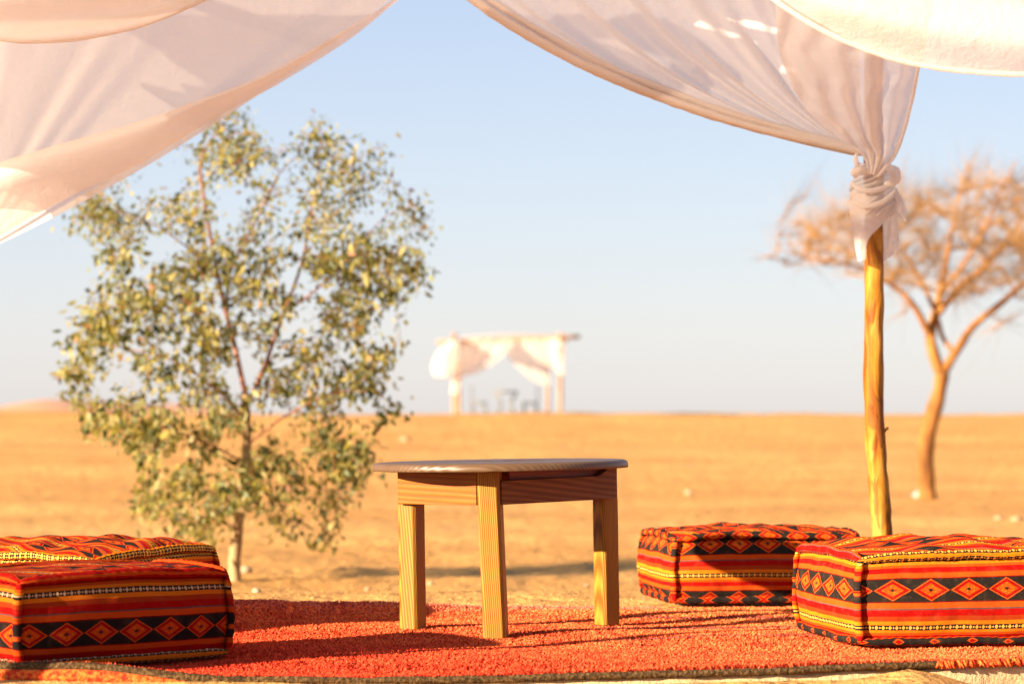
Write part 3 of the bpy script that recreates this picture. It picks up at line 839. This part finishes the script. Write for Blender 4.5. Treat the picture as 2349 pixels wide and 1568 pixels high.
def limb(px, Y, n=26):
    pp = crom([(a, b, c, r) for a, b, c, r in px], n)
    return [(P(q[0], q[1], Y + q[2]), q[3]) for q in pp]

# --- eucalyptus
TY = 12.9
tree = empty('eucalyptus_tree', P(543, 1330, TY), label='young leafy eucalyptus tree with pale trunk standing left of the table', cat='tree')
gz = P(543, 1332, TY)
trunk = limb([(541, 1345, 0, .036), (538, 1290, 0, .032), (545, 1210, 0, .030), (556, 1130, 0, .027), (566, 1020, 0, .025), (562, 900, 0, .022)], TY)
l1 = limb([(562, 900, 0, .021), (540, 800, .03, .019), (512, 690, .02, .017), (492, 590, 0, .014), (470, 470, -.05, .011), (460, 370, -.1, .008), (500, 300, -.1, .005), (530, 258, -.1, .003)], TY)
l2 = limb([(564, 940, 0, .019), (610, 830, .05, .016), (650, 720, .1, .014), (690, 610, .15, .012), (712, 500, .1, .009), (730, 390, .1, .006), (735, 300, .1, .003)], TY)
l3 = limb([(520, 720, .02, .013), (530, 620, .1, .011), (590, 500, .2, .008), (640, 400, .25, .005), (690, 350, .3, .003)], TY)
l4 = limb([(650, 720, .1, .010), (730, 660, -.1, .008), (810, 580, -.15, .006), (880, 500, -.2, .004), (950, 470, -.2, .002)], TY)
l5 = limb([(564, 960, 0, .012), (480, 880, -.2, .009), (380, 820, -.3, .006), (240, 790, -.3, .003)], TY)
l6 = limb([(566, 1020, 0, .011), (660, 950, -.2, .009), (770, 900, -.3, .006), (870, 900, -.35, .003)], TY)
l7 = limb([(500, 640, 0, .009), (420, 560, -.15, .007), (320, 500, -.2, .004), (210, 470, -.2, .002)], TY)
l8 = limb([(560, 1060, 0, .009), (460, 1010, -.2, .007), (340, 970, -.3, .005), (235, 950, -.3, .002)], TY)
limbs = [trunk, l1, l2, l3, l4, l5, l6, l7, l8]
V, fc = merge([tube([p for p, r in trunk], [r for p, r in trunk], 14, wob=.15)]); tr_ = obj('trunk', V, fc, M['ebark'], tree)
for L in limbs[1:]:
    V, fc = tube([p for p, r in L], [r * .66 for p, r in L], 8, wob=.15); obj('limb', V, fc, M['etwig'], tree)
poly = [(520, 245), (600, 285), (592, 370), (640, 345), (690, 335), (715, 285), (735, 285), (750, 330), (800, 320), (868, 338), (880, 420), (950, 452), (978, 520), (960, 640), (915, 700), (905, 770), (890, 840), (892, 950), (820, 950), (852, 1030), (825, 1100), (770, 1160), (745, 1235), (700, 1200), (630, 1190), (570, 1140), (510, 1160), (470, 1225), (410, 1195), (330, 1190), (318, 1130), (345, 1060), (300, 1000), (215, 975), (205, 925), (140, 880), (195, 810), (148, 765), (205, 685), (265, 650), (250, 570), (178, 520), (180, 445), (260, 400), (330, 380), (335, 325), (420, 285)]
targets = []
while len(targets) < 1150:
    px, py = rnd.uniform(130, 985), rnd.uniform(240, 1240)
    if not inside((px, py), poly): continue
    if nz(px * .011, py * .011, 3.7) + .4 * nz(px * .03, py * .03, 1.) < -.20: continue
    if 560 < px < 700 and 380 < py < 800 and rnd.random() < .5: continue
    dz = rnd.gauss(0, .38) * (1 - .3 * abs(px - 560) / 430)
    targets.append(P(px, py, TY + max(-.9, min(.9, dz))))
for k in range(150):      # wispy ends reaching past the outline
    i_ = rnd.randrange(len(poly)); a_, b_ = poly[i_], poly[(i_ + 1) % len(poly)]; t = rnd.random()
    px, py = lerp(a_[0], b_[0], t), lerp(a_[1], b_[1], t); e_ = rnd.uniform(-.04, .045)
    targets.append(P(px + (px - 560) * e_, py + (py - 740) * e_ * .6, TY + rnd.gauss(0, .25)))
tw = grow(limbs, targets, .05, droop=.10, biasdown=.35)
parts = [tube([p for p, r in L], [max(r, .0014) for p, r in L], 4, cap=False) for L in tw]
V, fc = merge(parts); t_ = obj('twigs', V, fc, M['etwig'], tree); t_['kind'] = 'stuff'
t_.name = 'twig_mass'
# leaves
LP = []
for L in tw:
    n = len(L); tot = (L[-1][0] - L[0][0]).length
    cnt = int(9 + tot * 27)
    for _ in range(cnt):
        t = rnd.random() ** 1.0; k = min(n - 1, int(t * n)); b = L[k][0]
        LP.append((b.x + rnd.gauss(0, .042), b.y + rnd.gauss(0, .045), b.z + rnd.gauss(0, .038) - .01))
LP = np.array(LP); NL = len(LP)
ln = RS.uniform(.026, .066, NL) * (1 - .25 * (LP[:, 2] > 1.5)); lw = ln * RS.uniform(.15, .28, NL)
az = RS.uniform(0, 2 * np.pi, NL); pitch = RS.normal(-.75, .55, NL); rollv = RS.uniform(0, 2 * np.pi, NL)
D_ = np.stack([np.cos(az) * np.cos(pitch), np.sin(az) * np.cos(pitch), np.sin(pitch)], 1)
up = np.array([0, 0, 1.0]); S1 = np.cross(D_, up); S1 /= (np.linalg.norm(S1, axis=1, keepdims=True) + 1e-6); S2 = np.cross(S1, D_)
Sd = S1 * np.cos(rollv)[:, None] + S2 * np.sin(rollv)[:, None]; Nn = np.cross(D_, Sd)
def leafv(P0, D, S_, N, ln, lw):
    l, w = ln[:, None], lw[:, None]
    return np.stack([P0, P0 + D * l * .35 + S_ * w + N * l * .03, P0 + D * l * .35 - S_ * w + N * l * .03, P0 + D * l * .7 + S_ * w * .75 - N * l * .02, P0 + D * l * .7 - S_ * w * .75 - N * l * .02, P0 + D * l - N * l * .12], 1)
keep = np.ones(NL, bool); pick = RS.choice(NL, 290, replace=False); keep[pick] = False
LV = leafv(LP[keep], D_[keep], Sd[keep], Nn[keep], ln[keep], lw[keep]).reshape(-1, 3); nk = keep.sum()
bi = (np.arange(nk) * 6)[:, None]
Tt = np.concatenate([bi + np.array([[0, 1, 2]]), bi + np.array([[1, 3, 2]]), bi + np.array([[2, 3, 4]]), bi + np.array([[3, 5, 4]])], 0)
lf = obj('foliage', LV, Tt.astype(np.int32), M['leaf'], tree, smooth=False); lf['kind'] = 'stuff'
one = leafv(np.zeros((1, 3)), np.array([[1., 0, 0]]), np.array([[0, 1., 0]]), np.array([[0, 0, 1.]]), np.array([1.]), np.array([.3])).reshape(-1, 3)
lme = [make_mesh('leaf', one, [(0, 1, 2), (1, 3, 2), (2, 3, 4), (3, 5, 4)], M['leaf'], smooth=False)]
for k in pick:
    o = bpy.data.objects.new('leaf', lme[0]); COL.objects.link(o); o.parent = tree
    a = Matrix((D_[k] * ln[k] * 1.15, Sd[k] * lw[k] * 3.6, Nn[k] * ln[k])).transposed().to_4x4()
    a.translation = Vector(LP[k]) - tree.location; o.matrix_local = a

# --- bare acacia
AY = 29.0
ac = empty('acacia_tree', P(2125, 1148, AY), label='bare orange lit acacia with a wide twiggy crown behind the right post', cat='tree')
at = limb([(2128, 1158, 0, .115), (2124, 1110, 0, .105), (2122, 1040, 0, .10), (2136, 960, 0, .095), (2152, 900, 0, .085), (2160, 855, 0, .085)], AY)
a1 = limb([(2158, 858, 0, .075), (2138, 800, 0, .065), (2134, 760, 0, .06), (2150, 700, .1, .05), (2165, 620, .1, .035), (2190, 500, .2, .02), (2210, 400, .2, .01)], AY)
a2 = limb([(2160, 858, 0, .06), (2190, 810, 0, .052), (2230, 750, .1, .045), (2290, 700, .1, .038), (2360, 640, .1, .03), (2460, 580, .2, .015)], AY)
a3 = limb([(2134, 775, 0, .045), (2095, 700, -.2, .035), (2040, 650, -.2, .028), (1960, 610, -.3, .018), (1850, 590, -.3, .010), (1780, 570, -.3, .005)], AY)
a4 = limb([(2142, 730, 0, .045), (2200, 660, .1, .040), (2260, 610, .1, .030), (2330, 520, .2, .018), (2400, 430, .2, .01)], AY)
a5 = limb([(2190, 812, 0, .030), (2160, 770, .1, .028), (2150, 730, .1, .026), (2110, 640, .2, .022), (2060, 560, .2, .015), (2010, 480, .2, .008)], AY)
a6 = limb([(2155, 680, 0, .030), (2240, 560, -.2, .022), (2290, 450, -.2, .012), (2330, 370, -.2, .007)], AY)
for k, L in enumerate((at, a1, a2, a3, a4, a5, a6)):
    V, fc = tube([p for p, r in L], [r for p, r in L], 10, wob=.2, seed=k); obj('trunk' if k == 0 else 'limb', V, fc, M['abark'], ac)
polya = [(1790, 560), (1830, 510), (1920, 490), (1990, 470), (2060, 440), (2130, 430), (2200, 400), (2240, 410), (2330, 410), (2440, 430), (2540, 470), (2560, 560), (2480, 620), (2380, 650), (2300, 660), (2240, 690), (2180, 700), (2110, 680), (2060, 660), (1980, 640), (1900, 625), (1830, 605)]
targets = []
while len(targets) < 430:
    px, py = rnd.uniform(1760, 2560), rnd.uniform(365, 700)
    if inside((px, py), polya): targets.append(P(px, py, AY + rnd.gauss(0, 1.3)))
for q in ((1760, 590), (1780, 520), (1850, 450), (1815, 470), (1800, 610), (2230, 385), (2070, 400), (2348, 690), (2300, 740), (2280, 760), (2340, 720), (2080, 700), (2070, 720), (2420, 600)): targets.append(P(q[0], q[1], AY))
tw = grow([at, a1, a2, a3, a4, a5, a6], targets, .12, droop=-.02, jit=.16, biasdown=.6)
parts = [tube([p for p, r in L], [max(r * .8, .0045) for p, r in L], 4, cap=False) for L in tw]
V, fc = merge(parts); o = obj('branch_mass', V, fc, M['abark'], ac); o['kind'] = 'stuff'
FV = []; 
for L in tw:
    n = len(L)
    for _ in range(13):
        k = int(rnd.random() ** 1.0 * (n - 1)); b = L[k][0]
        dr_ = (L[-1][0] - L[0][0]).normalized(); d_ = (dr_ * 1.1 + Vector((rnd.gauss(0, .5), rnd.gauss(0, .5), abs(rnd.gauss(.35, .4))))).normalized() * rnd.uniform(.15, .85)
        w = rnd.uniform(.0022, .0042); s_ = d_.cross(Vector((rnd.gauss(0, 1), rnd.gauss(0, 1), rnd.gauss(0, 1)))).normalized() * w; s2 = d_.cross(s_).normalized() * w
        FV += [tuple(b + s_), tuple(b - s_ * .5 + s2 * .87), tuple(b - s_ * .5 - s2 * .87), tuple(b + d_)]
FV = np.array(FV); nf = len(FV) // 4; bi = (np.arange(nf) * 4)[:, None]
Tt = np.concatenate([bi + np.array([[0, 1, 3]]), bi + np.array([[1, 2, 3]]), bi + np.array([[2, 0, 3]])], 0)
o = obj('twig_mass', FV, Tt.astype(np.int32), M['atwig'], ac); o['kind'] = 'stuff'

# ------------------------------------------------------------------ far pavilion with table and chairs
GY = 72.0
def Q(px, py, dy=0.): return P(px, py, GY + dy)
fp = empty('far_pavilion', Q(1160, 952), label='small distant pavilion with white drapes on the dune crest at the horizon', cat='pavilion')
fpp = []
for (x, dy, top, w) in ((1042, 0, 762, .065), (1285, 0, 762, .065), (1052, 3.2, 778, .055), (1256, 3.2, 778, .055)):
    pts = [Q(x + .6 * nz(k, x), lerp(962, top, k / 8), dy) for k in range(9)]
    V, fc = tube(pts, w, 10, wob=.2, seed=x); obj('post', V, fc, M['palewood'], fp)
for (x0, y0, d0, x1, y1, d1) in ((1002, 784, 0, 1330, 772, 0), (1020, 786, 3.2, 1300, 780, 3.2), (1040, 776, -.5, 1054, 786, 3.8), (1284, 774, -.5, 1262, 784, 3.8)):
    pts = [Q(lerp(x0, x1, k / 8), lerp(y0, y1, k / 8) + 1.4 * nz(k * .7, x0), lerp(d0, d1, k / 8)) for k in range(9)]
    V, fc = tube(pts, .06, 8, wob=.2); obj('beam', V, fc, M['palewood'], fp)
def ffan(A0, C0, A1, C1, K, seed, amp=.05, folds=4, dy=0.):
    q = [Q(*a, dy) for a in (A0, C0, A1, C1, K)]
    o = fan('drape', q[0], q[1], q[2], q[3], q[4], fp, cl, nu=50, nv=30, folds=folds, amp=amp, seed=seed, knotw=.15)
ffan((1190, 774), (1120, 862), (1046, 780), (1048, 830), (1056, 862), 1., dy=-.05)      # front left
ffan((1185, 774), (1210, 820), (1284, 776), (1282, 820), (1288, 852), 2., dy=-.05)      # front right
ffan((1140, 780), (1190, 868), (1260, 780), (1262, 850), (1256, 884), 3., dy=3.1)       # rear right
ffan((1150, 780), (1110, 830), (1060, 782), (1058, 820), (1056, 855), 4., dy=3.1)
sh = lambda L_, R_, b, s_, dy=0.: obj('drape', *(lambda o: (o[0], o[1]))(_sheetv(L_, R_, b, s_, dy)), cl, fp)
def _sheetv(Lc, Rc, b, s_, dy, n=26, m_=20):
    L_ = crom(Lc, n); R_ = crom(Rc, n); V = []
    for i in range(n):
        for j in range(m_):
            s = j / (m_ - 1); q = L_[i] * (1 - s) + R_[i] * s
            V.append(Q(q[0], q[1], dy - b * math.sin(math.pi * s) - .05 * math.sin(9 * s + 3 * nz(i * .2, s_))))
    return V, grid_faces(n, m_)
sh([(1030, 782), (1004, 806), (990, 838), (996, 862), (1016, 866)], [(1052, 780), (1050, 806), (1048, 832), (1046, 850), (1040, 862)], .7, 1., -.1)
sh([(1030, 850), (1034, 866), (1036, 885), (1032, 902)], [(1056, 845), (1060, 860), (1056, 880), (1050, 905)], .15, 2., -.15)
sh([(1262, 776), (1266, 806), (1272, 830), (1280, 856)], [(1294, 776), (1295, 806), (1293, 835), (1292, 862)], .2, 3., -.12)
V = []
for i in range(24):
    for j in range(16):
        u, v = i / 23, j / 15; a = Q(lerp(1040, 1290, u), lerp(778, 773, u), 0); b = Q(lerp(1050, 1262, u), 782, 3.2)
        p = a.lerp(b, v); V.append((p.x, p.y, p.z + .05 - .12 * math.sin(math.pi * u) * math.sin(math.pi * v) * 0 + .09 * math.sin(u * math.pi) ))
obj('roof_cloth', V, grid_faces(24, 16), cl, fp)
zg = Q(1160, 955, 1.6).z
def leggy(name, px, dy, w, d, h, label, cat, back=0., cross=False, group=None):
    c = Q(px, 952, dy); r = empty(name, (c.x, c.y, zg), label=label, cat=cat, group=group)
    V, fc = box(-w / 2, w / 2, -d / 2, d / 2, h - .05, h); obj('seat' if cat == 'chair' else 'tabletop', V, fc, M['darkwood'], r, world=False)
    for sx in (-1, 1):
        for sy in (-1, 1):
            top = (sx * w * (.40 if not cross else .44), sy * d * .42, h - .05); bot = (sx * w * .46 * (1 if not cross else .95), sy * d * .44, -.1)
            if cross: mid_ = (sx * w * .18, sy * d * .4, h * .5); pts = [top, mid_, bot]
            else: pts = [top, bot]
            V, fc = tube([Vector(q) for q in pts], .032, 8); obj('leg', V, fc, M['darkwood'], r, world=False)
    if back:
        s_ = 1 if back > 0 else -1
        V, fc = box(s_ * w * .46, s_ * w * .5, -d * .45, d * .45, h + .12, h + .48); obj('backrest', V, fc, M['darkwood'], r, world=False)
        for sy in (-1, 1):
            V, fc = box(s_ * w * .44, s_ * w * .5, sy * d * .42 - .02, sy * d * .42 + .02, h, h + .5); obj('back_post', V, fc, M['darkwood'], r, world=False)
leggy('far_table', 1160, 1.6, .72, .7, .78, 'dark table in the middle of the distant pavilion', 'table', cross=True)
leggy('far_chair', 1098, 1.6, .46, .44, .44, 'chair left of the table in the distant pavilion', 'chair', back=-1, group='chairs in the distant pavilion')
leggy('far_chair', 1216, 1.6, .46, .44, .44, 'chair right of the table in the distant pavilion', 'chair', back=1, group='chairs in the distant pavilion')

# ------------------------------------------------------------------ clods and grit on the near sand
NC = 5200; cy_ = 7.45 + 6.5 * RS.uniform(0, 1, NC) ** 1.5; cx_ = RS.uniform(-1, 1, NC) * cy_ * .25
csz = RS.uniform(.002, .0075, NC) * (1 + (RS.uniform(0, 1, NC) > .96) * .8)
oc = np.array([(1, 0, 0), (0, 1, 0), (-1, 0, 0), (0, -1, 0), (0, 0, .75), (.6, .6, .4), (-.6, .5, .45)])
CV = []; CF = []
for k in range(NC):
    zc = ground_z(cx_[k], cy_[k]); b0 = len(CV)
    for q in oc: CV.append((cx_[k] + q[0] * csz[k] * rnd.uniform(.7, 1.4), cy_[k] + q[1] * csz[k] * rnd.uniform(.7, 1.4), zc - .001 + q[2] * csz[k] * rnd.uniform(.6, 1.1)))
    for t_ in ((0, 1, 5), (5, 1, 4), (0, 5, 4), (1, 2, 6), (1, 6, 4), (6, 2, 4), (2, 3, 4), (3, 0, 4)): CF.append(tuple(b0 + i for i in t_))
o = obj('grit', CV, np.array(CF, dtype=np.int32), M['sand'], smooth=False); tag(o, 'loose sandy clods scattered on the ground behind the rug', 'grit', kind='stuff')

# ------------------------------------------------------------------ stones and litter on the sand
def stone(px, py, size, label, group='small stones on the sand', name='stone', mat=None, flat=.7):
    # find the ground along the line of sight
    y = 7.7
    while y < 120:
        p = P(px, py, y)
        if p.z <= ground_z(p.x, y): break
        y += .02 * y / 8
    V = []; n = 10; m_ = 7; s_ = rnd.random() * 50
    for i in range(n):
        for j in range(m_):
            a = 2 * math.pi * i / n; b = math.pi * j / (m_ - 1)
            r = size * (1 + .3 * nz(math.cos(a) * 1.2 + s_, math.sin(a) * 1.2, math.cos(b)))
            V.append((r * math.cos(a) * math.sin(b) * 1.2, r * math.sin(a) * math.sin(b), r * math.cos(b) * flat + size * .3))
    o = obj(name, V, grid_faces(n, m_, True), mat or M['pebble']); o.location = (p.x, y, ground_z(p.x, y)); tag(o, label, 'stone' if mat is None else 'rag', group if mat is None else None)
    return o
stone(930, 1012, .11, 'pale round stone far out on the sand right of the tree')
stone(562, 1312, .035, 'pale stone beside the eucalyptus trunk')
stone(988, 1340, .016, 'pale greenish pebble seen just right of the left table leg')
stone(588, 1358, .016, 'pale pebble on the sand behind the dark front left cushion')
stone(842, 1352, .012, 'grey pebble on sand left of the table behind the rug')
stone(1344, 1343, .011, 'dark pebble on the sand between the middle and right table legs')
stone(2330, 1195, .05, 'pale stone on the sand near the right picture edge')
stone(2290, 1192, .035, 'smaller pale stone left of the one at the right edge')
stone(1580, 1132, .05, 'pale stone on the sand right of the table top')
stone(2110, 1140, .085, 'pale grey crumpled rag lying at the foot of the acacia', name='crumpled_rag', mat=M['rag'], flat=.8)
